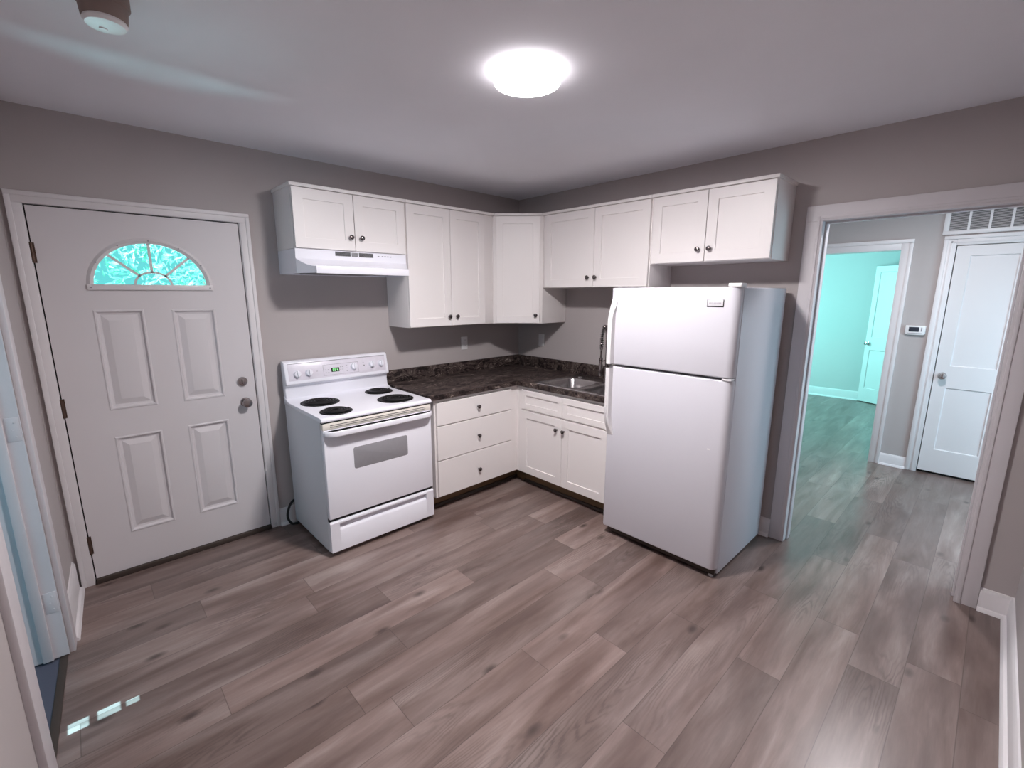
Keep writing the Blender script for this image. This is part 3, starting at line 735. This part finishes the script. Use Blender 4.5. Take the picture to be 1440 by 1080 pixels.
for i in range(turns*12+1):
    p, d = along(cum[-1]*i/(turns*12)); side = V((FYc-hy, hx-FXc, 0)).normalized(); nn = side.cross(d)
    a = 2*math.pi*i/12; spr.append(p + (side*math.cos(a) + nn*math.sin(a))*.55)
obj('spring', MB().tube(spr, .115, 6), 'faucet', ft)
obj('spray_head', MB().lathe([(0, 0), (.55, 0), (.72, .25), (.72, 3.4), (.5, 3.9), (.5, 5.0), (.58, 5.2), (.58, 5.7), (.28, 6.0), (.28, 8.3), (.5, 8.6), (.5, 9.3), (0, 9.3)], (hx, hy, rimz+2.2), (0, 0, 1), 20), 'faucet', ft)
obj('support_arm', MB().tube([(FXc, FYc, rimz+6.6), ((FXc+hx)/2, (FYc+hy)/2, rimz+6.9), (hx, hy, rimz+6.6)], .16, 8), 'faucet', ft)

# ------------------------------------------------------------------ outlets
def outlet(lbl, c, axis, kind):
    t = thing('wall_outlet', lbl, 'outlet', c)
    ux = V((1, 0, 0)) if axis == 'l' else V((0, 1, 0)); nn = V((0, 1, 0)) if axis == 'l' else V((1, 0, 0))
    def bx(mb, u0, u1, n0, n1, z0, z1, bv=0):
        if axis == 'l': mb.box(c[0]+u0, c[0]+u1, n0, n1, c[2]+z0, c[2]+z1, bv)
        else: mb.box(n0, n1, c[1]+u0, c[1]+u1, c[2]+z0, c[2]+z1, bv)
    b = MB(); bx(b, -1.4, 1.4, .01, .22, -2.3, 2.3, .08); obj('cover_plate', b, 'plastic', t)
    if kind == 'duplex':
        for zc in (-.95, .95):
            b = MB(); bx(b, -.62, .62, .2, .3, zc-.55, zc+.55, .05); s2 = obj('socket', b, 'plastic', t)
            b = MB(); bx(b, -.28, -.18, .29, .31, zc-.1, zc+.3); bx(b, .18, .28, .29, .31, zc-.1, zc+.3); obj('slot', b, 'dark', s2)
    else:
        b = MB(); bx(b, -.65, .65, .2, .32, -1.3, 1.3, .05); obj('rocker', b, 'plastic', t)
outlet('white duplex wall outlet under the tall wall cabinet', (27.2, 0, 46.2), 'l', 'duplex')
outlet('white rocker switch plate under the corner wall cabinet', (0, 12.5, 46.3), 'r', 'rocker')

# ------------------------------------------------------------------ range hood
hd = thing('range_hood', 'white under-cabinet range hood above the electric range', 'range hood', (72, 9, 68.4))
x0, x1 = 56.95, 86.95
b = MB()
# plan: straight sides to the cabinet front, bevelled corners to a shorter lip
b.poly([(x1, .05, 68.4), (x1, 12.5, 68.4), (x1, 12.5, 74.2), (x1, .05, 74.2)])
b.poly([(x0, .05, 68.4), (x0, 12.5, 68.4), (x0, 12.5, 74.2), (x0, .05, 74.2)])
b.poly([(x0, .05, 68.4), (x1, .05, 68.4), (x1, .05, 74.2), (x0, .05, 74.2)])
b.poly([(x0, .05, 74.2), (x1, .05, 74.2), (x1, 12.5, 74.2), (x0, 12.5, 74.2)])
b.poly([(x0, 12.5, 74.2), (x1, 12.5, 74.2), (x1, 12.5, 71.9), (x0, 12.5, 71.9)])
lipL, lipR, ly = 84.35, 59.55, 18.0
n = 10; cl = []; cr = []
for i in range(n+1):
    f = i/n; z = 71.9 - 1.9*(math.sin(f*math.pi/2)**.9); cl.append((x1-(x1-lipL)*f, 12.5+(ly-12.5)*f, z)); cr.append((x0+(lipR-x0)*f, 12.5+(ly-12.5)*f, z))
for i in range(n):
    b.poly([cr[i], cl[i], cl[i+1], cr[i+1]])
    for c in (cl, cr): b.poly([c[i], c[i+1], (*c[i+1][:2], 68.4), (*c[i][:2], 68.4)])
b.poly([cr[n], cl[n], (lipL, ly, 68.4), (lipR, ly, 68.4)])
b.poly([(x0, .05, 68.75), (x1, .05, 68.75), (x1, 12.5, 68.75), (lipL, ly, 68.75), (lipR, ly, 68.75), (x0, 12.5, 68.75)])
obj('canopy', b, 'enamel', hd, sharp=25)
b = MB(); b.box(lipR-.02, lipL+.02, ly-.02, ly+.18, 68.3, 70.05, .07); obj('front_lip', b, 'enamel', hd)
b = MB(); b.box(66, 83, 3, 14, 68.45, 68.74); obj('grease_filter', b, 'grey_plastic', hd)
for a, c in ((73.2, 77.2), (66.9, 70.9)):
    vt = obj('vent_opening', MB().box(a, c, 12.5, 12.54, 72.95, 74.0), 'dark', hd)
    b = MB()
    for k in range(5): b.box(a, c, 12.52, 12.62, 73.0+k*.22, 73.09+k*.22)
    obj('louvre', b, 'grey_plastic', vt)
obj('switch_panel', MB().box(71.2, 72.9, 12.5, 12.6, 72.95, 73.95, .03), 'grey_plastic', hd)
b = MB()
for a in (65.6, 64.4, 63.6, 62.8, 62.0): b.box(a-.5, a, 12.5, 12.515, 73.3, 73.55)
obj('lettering', b, 'mark', hd)

# ------------------------------------------------------------------ electric range
rx0, rx1 = 59.45, 89.45; RF = 26.6
rg = thing('electric_range', 'white freestanding electric range with four black coil burners', 'range', (74.5, 14, 0))
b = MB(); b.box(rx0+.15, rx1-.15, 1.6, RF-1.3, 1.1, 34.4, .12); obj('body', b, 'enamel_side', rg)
b = MB(); b.box(rx0+1, rx1-1, 4, RF-3, .02, 1.15); obj('plinth', b, 'dark', rg)
for fx in (rx0+1.5, rx1-1.5):
    for fy in (5, 22): obj('foot', MB().lathe([(0, 0), (.8, 0), (.8, .35), (.3, .5), (.3, 1.2), (0, 1.2)], (fx, fy, .01), (0, 0, 1), 14), 'rubber', rg)
# cooktop
b = MB(); b.prism([(1.6, 34.3), (RF+.25, 34.25), (RF+.35, 34.7), (RF+.1, 35.25), (RF-.7, 35.35), (5.2, 35.35), (3.4, 35.9), (1.6, 36.6)], 'x', rx0, rx1, .14)
obj('cooktop', b, 'enamel', rg)
for cx, cy, r in ((83.1, 10.2, 4.75), (83.9, 22.2, 3.75), (65.3, 8.2, 3.85), (66.6, 20.2, 4.75)):
    pan = obj('drip_pan', MB().lathe([(0, .0), (r, 0), (r+.1, .12), (r, .22), (r*.92, .24), (r*.86, .12), (r*.3, .05), (0, .05)], (cx, cy, 35.36), (0, 0, 1), 40), 'black', rg)
    sp = []
    for i in range(140):
        f = i/139; a = f*2*math.pi*4.5; rr = r*.16 + (r*.84-r*.16)*f; sp.append((cx + rr*math.cos(a), cy + rr*math.sin(a), 35.36+.42))
    obj('coil', MB().tube(sp, .19, 6, flat=1.0), 'coil', pan)
# backguard
b = MB(); b.prism([(.9, 35.8), (3.1, 35.9), (2.75, 38.2), (3.0, 39.3), (4.35, 39.9), (4.2, 40.3), (3.1, 45.5), (2.5, 46.0), (.9, 46.0)], 'x', rx0+.1, rx1-.2, .25, 3)
obj('backguard', b, 'enamel', rg)
sl = (3.1-4.2)/(45.5-40.3)
def bgp(z, off=0.0): return 4.2 + (z-40.3)*sl + off
pn = math.atan(-sl); nrm = V((0, math.cos(pn), math.sin(pn)))
b = MB(); b.prism([(bgp(40.75, -.1), 40.75), (bgp(40.75, .06), 40.77), (bgp(45.1, .06), 45.12), (bgp(45.1, -.1), 45.1)], 'x', rx0+1.0, rx1-1.1, .03)
cp = obj('control_panel', b, 'panel_print', rg)
b = MB(); b.prism([(bgp(45.0, .0), 45.16), (bgp(45.0, .1), 45.18), (bgp(45.0, .1), 45.3), (bgp(45.0, .0), 45.28)], 'x', rx0+1.0, rx1-1.1); obj('seam', b, 'mark', cp)
for kx, kz, kr in ((86.2, 42.4, .95), (83.1, 42.5, .95), (70.4, 42.9, 1.0), (64.8, 43.0, .95), (61.9, 43.0, .95)):
    c = V((kx, bgp(kz, .05), kz))
    kn = obj('knob', MB().lathe([(0, 0), (kr, 0), (kr, .2), (kr*.9, .3), (kr*.86, .75), (kr*.75, .85), (0, .85)], c, nrm, 28), 'enamel', rg)
    g = MB(); g.box(-.16, .16, -kr*.9, kr*.9, .8, 1.2, .07)
    q = V((0, 0, 1)).rotation_difference(nrm).to_matrix().to_4x4(); q.translation = c
    for v in g.b.verts: v.co = q @ v.co
    obj('grip', g, 'enamel', kn)
b = MB()
for u0, u1, z0, z1 in ((69.0, 79.2, 44.05, 44.13), (69.0, 79.2, 41.2, 41.26), (79.12, 79.2, 41.2, 44.1), (69.0, 69.06, 41.2, 44.1)):
    b.prism([(bgp(z0, .05), z0), (bgp(z0, .075), z0), (bgp(z1, .075), z1), (bgp(z1, .05), z1)], 'x', u0, u1)
obj('outline', b, 'mark', cp)
def bgq(mb, u0, u1, z0, z1, o=.075): mb.prism([(bgp(z0, .04), z0), (bgp(z0, o), z0), (bgp(z1, o), z1), (bgp(z1, .04), z1)], 'x', u0, u1)
b = MB(); bgq(b, 74.7, 77.0, 42.0, 43.1, .09); dsp = obj('display', b, 'dark', rg)
b = MB()      # lit clock segments
for u in (76.3, 75.75, 75.1):
    for z0, z1, a, c in ((42.2, 42.27, 0, .36), (42.52, 42.59, 0, .36), (42.84, 42.91, 0, .36), (42.2, 42.91, 0, .08), (42.2, 42.91, .28, .36)): bgq(b, u+a-.1, u+c-.1, z0, z1, .1)
g = obj('digits', b, 'green', dsp)
for u, z in ((78.4, 42.7), (77.6, 42.7), (78.3, 41.9), (77.6, 41.9), (74.1, 43.1), (73.5, 43.1), (74.1, 42.4), (73.5, 42.4), (72.3, 43.4), (72.3, 42.6), (72.3, 41.8), (80.7, 42.6), (80.7, 42.9), (67.2, 43.6)):
    b = MB(); bgq(b, u, u+.35, z, z+.12); obj('button_mark', b, 'mark', cp)
obj('indicator_light', MB().lathe([(0, 0), (.14, 0), (.12, .08), (0, .1)], (67.2, bgp(42.9, .06), 42.9), tuple(nrm), 10), 'dark', rg)
# front
b = MB(); b.box(rx0+.3, rx1-.3, RF-1.5, RF-.35, 33.85, 34.3); obj('shadow_gap', b, 'dark', rg)
b = MB(); b.box(rx0+.25, rx1-.25, RF-1.4, RF+.15, 32.35, 33.9, .15); vs_ = obj('vent_trim', b, 'cream', rg)
b = MB(); b.box(rx0+2, rx1-2, RF+.12, RF+.18, 33.3, 33.42); b.box(rx0+2, rx1-2, RF+.12, RF+.18, 32.85, 32.97); obj('vent_slot', b, 'dark', vs_)
b = MB(); b.box(rx0+.25, rx1-.25, RF-1.35, RF+.1, 10.0, 32.4, .22, 3); od = obj('oven_door', b, 'enamel', rg)
b = MB(); b.prism(rrect(67.3, 82.2, 21.3, 26.8, .55), 'y', RF+.0, RF+.14, .03); obj('oven_window', b, 'grey_glass', od)
def hp(off):
    P = []
    for i in range(25):
        f = i/24; x = rx0+.35 + (rx1-rx0-.7)*f; e = min(f, 1-f)/.085; e = min(1, e); P.append((x, RF+.1 + off + 1.55*math.sin(e*math.pi/2)**.8))
    return P
b = MB(); A = hp(.0); B = hp(.62); A[0] = (A[0][0], RF+.0); A[-1] = (A[-1][0], RF+.0)
b.prism(B + A[::-1], 'z', 30.85, 32.25, .3, 3); obj('oven_handle', b, 'enamel', od)
b = MB(); zt, zb = 9.2, 1.3
full_prof = [(RF-1.3, zb), (RF+.05, zb), (RF+.05, zt-.35), (RF-.25, zt), (RF-1.3, zt)]
notch = [(RF-1.3, zb), (RF+.05, zb), (RF+.05, 6.4), (RF-.15, 6.7), (RF-1.15, 7.6), (RF-1.2, 8.3), (RF+.12, 8.4), (RF+.22, 8.6), (RF+.1, zt-.2), (RF-.25, zt), (RF-1.3, zt)]
b.prism(full_prof, 'x', rx0+.25, rx0+2.6); b.prism(full_prof, 'x', rx1-2.6, rx1-.25); b.prism(notch, 'x', rx0+2.6, rx1-2.6)
obj('storage_drawer', b, 'enamel', rg)
b = MB(); b.box(rx0+.3, rx1-.3, RF-1.4, RF-.6, 9.1, 10.1); obj('lower_gap', b, 'dark', rg)
cp_ = [(88.2, 1.2, 7), (90.0, 1.4, 6.2), (91.2, 1.9, 4.4), (91.6, 2.3, 2.4), (90.8, 2.6, .6), (89.6, 2.8, .35), (88.0, 3.0, .35)]
pth = []
for i in range(len(cp_)-1):
    p0, p1, p2, p3 = (V(cp_[max(0, i-1)]), V(cp_[i]), V(cp_[i+1]), V(cp_[min(len(cp_)-1, i+2)]))
    for k in range(6):
        f = k/6; pth.append(.5*((2*p1) + (p2-p0)*f + (2*p0-5*p1+4*p2-p3)*f*f + (3*p1-p0-3*p2+p3)*f**3))
c_ = obj('power_cord', MB().tube(pth, .33, 8), 'rubber', rg)

# ------------------------------------------------------------------ refrigerator
fy0, fy1, ff = 64.35, 94.5, 30.9
fg = thing('refrigerator', 'white top-freezer refrigerator beside the hall doorway', 'refrigerator', (16, 79.5, 0))
b = MB(); b.box(2.2, 28.6, fy0+.1, fy1-.1, .7, 64.9, .25, 3); obj('cabinet_shell', b, 'fridge', fg)
b = MB(); b.box(28.4, 29.2, fy0+.7, fy1-.7, 3.5, 64.3); obj('door_gasket', b, 'grey_plastic', fg)
def fr_door(z0, z1):
    r = 1.7; P = [(29.1, fy0)]
    for i in range(9):
        t = math.radians(-90 + 90*i/8); P.append((ff-.5 + .5*math.cos(t), fy0+.5 + .5*math.sin(t)))
    for i in range(9):
        t = math.radians(90*i/8); P.append((ff-r + r*math.cos(t), fy1-r + r*math.sin(t)))
    P.append((29.1, fy1))
    return MB().prism(P, 'z', z0, z1, .3, 3)
def fr_handle(pts):
    """pts: (stand-off, z); a flat bar along the door's left edge"""
    b = MB(); loops = []
    for k, (so, z, wd) in enumerate(pts):
        xo = ff + so; loops.append([(ff-.15, fy0+.25, z), (xo-.1, fy0+.15, z), (xo+.2, fy0+.55, z), (xo+.2, fy0+wd-.3, z), (xo-.1, fy0+wd, z), (ff-.15, fy0+wd, z)])
    return b.quads(loops)
d1 = obj('freezer_door', fr_door(46.3, 65.0), 'fridge', fg)
obj('handle', fr_handle([(-.05, 62.5, 1.9), (.2, 61.6, 1.8), (.75, 60.3, 1.6), (1.3, 58.8, 1.4), (1.6, 57.2, 1.3), (1.65, 50, 1.3), (1.65, 46.5, 1.3)]), 'plastic', d1)
obj('badge_frame', MB().box(ff-.02, ff+.08, 88.0, 91.5, 60.92, 62.44, .03), 'dark', d1)
b = MB(); b.box(ff-.02, ff+.14, 88.12, 91.38, 61.1, 62.4, .05); bd = obj('badge', b, 'badge', d1); bd['label'] = 'small silver nameplate'
b = MB()
for i in range(10): b.box(ff+.13, ff+.16, 88.45+i*.26, 88.62+i*.26, 61.62, 61.84)
obj('lettering', b, 'mark', bd)
d2_ = obj('fresh_food_door', fr_door(2.35, 45.75), 'fridge', fg)
obj('handle', fr_handle([(1.65, 45.4, 1.3), (1.65, 38, 1.3), (1.6, 33.0, 1.3), (1.3, 31.4, 1.5), (.7, 30.0, 1.7), (.15, 28.8, 2.0), (-.05, 28.1, 2.2)]), 'plastic', d2_)
b = MB(); b.box(ff-.03, ff+.03, 90.6, 91.2, 30.2, 30.5, .02); o = obj('dent', b, 'plastic', d2_); o['label'] = 'small chip in the lower door'
obj('hinge_cover', MB().box(28.2, 31.0, 92.0, 94.7, 64.9, 65.75, .25, 3), 'plastic', fg)
obj('centre_hinge', MB().box(29.2, 31.0, 92.4, 94.3, 45.85, 46.2, .05), 'plastic', fg)
b = MB(); b.box(27.8, 29.3, fy0+.6, fy1-.5, .55, 2.4, .1); obj('toe_grille', b, 'hinge' if False else 'toe_dark', fg)
for yy in (fy0+2, fy1-1.6): obj('roller', MB().lathe([(0, 0), (.7, 0), (.7, .9), (0, .9)], (27.5, yy, .72), (0, 1, 0), 16), 'rubber', fg)
obj('levelling_leg', MB().lathe([(0, 0), (.55, 0), (.55, .3), (.22, .4), (.22, 1.4), (0, 1.4)], (28.9, fy1-1.4, .01), (0, 0, 1), 14), 'plastic', fg)
for yy in (fy0+3, fy1-3): obj('rear_foot', MB().box(4, 6, yy-.7, yy+.7, .01, .8), 'rubber', fg)

# ------------------------------------------------------------------ ceiling fittings
LX, LY = 70.4, 73.8
lp = thing('ceiling_light', 'round white flush ceiling light, switched on', 'ceiling light', (LX, LY, H))
obj('ceiling_plate', MB().lathe([(0, 0), (4.9, 0), (5.0, .5), (4.9, .62), (0, .62)], (LX, LY, H-.005), (0, 0, -1), 48), 'plastic', lp)
obj('glowing_rim', MB().lathe([(0, .6), (5.1, .6), (5.3, .8), (5.3, 1.5), (5.25, 1.76), (5.2, 1.78), (5.15, 1.55), (0, 1.55)], (LX, LY, H-.005), (0, 0, -1), 48), 'lamp_ring', lp)
obj('diffuser', MB().lathe([(0, 1.52), (5.18, 1.52), (5.18, 1.66), (4.9, 1.78), (0, 1.86)], (LX, LY, H), (0, 0, -1), 48), 'lamp', lp)
sm = thing('smoke_detector', 'round white-faced smoke detector on a brown ceiling base near the top left', 'smoke detector', (120.1, 53, H))
obj('mounting_base', MB().lathe([(0, 0), (2.6, 0), (2.6, 1.2), (2.35, 1.4), (2.2, 2.7), (2.05, 2.9), (0, 2.9)], (120.1, 53, H-.005), (0, 0, -1), 36), 'beige', sm)
obj('cover', MB().lathe([(0, 2.85), (2.05, 2.85), (2.15, 3.1), (1.9, 3.45), (0, 3.6)], (120.1, 53, H), (0, 0, -1), 36), 'plastic', sm)
obj('test_button', MB().lathe([(0, 3.5), (.4, 3.5), (.4, 3.68), (0, 3.7)], (120.3, 52.4, H), (0, 0, -1), 16), 'plastic', sm)

# ------------------------------------------------------------------ trees behind the door
def tree(lbl, x, y, h, r, n, seed):
    R = random.Random(seed); t = thing('tree', lbl, 'tree', (x, y, -3), 'trees behind the door')
    pts = [(x, y, -3), (x+3, y+2, h*.3), (x-2, y, h*.6), (x+2, y-2, h*.95)]
    obj('trunk', MB().tube(pts, [5, 4, 3, 1.2], 10), 'bark', t)
    b = MB()
    for i in range(n):
        while True:
            p = V((R.uniform(-1, 1), R.uniform(-1, 1), R.uniform(-1, 1)))
            if .25 < p.length < 1: break
        c = V((x, y, h*.72)) + V((p.x*r, p.y*r, p.z*h*.5)); a = V((R.gauss(0, 1), R.gauss(0, 1), R.gauss(0, 1))).normalized(); s_ = a.orthogonal().normalized(); L_ = R.uniform(1.8, 4.2); W_ = L_*.34
        b.poly([c - a*L_, c - s_*W_, c + a*L_, c + s_*W_])
    obj('foliage', b, 'leaf', t)
tree('leafy green tree seen through the left of the fan light', 150, -190, 150, 60, 3800, 1)
tree('leafy green tree seen through the middle of the fan light', 40, -330, 190, 66, 4200, 2)
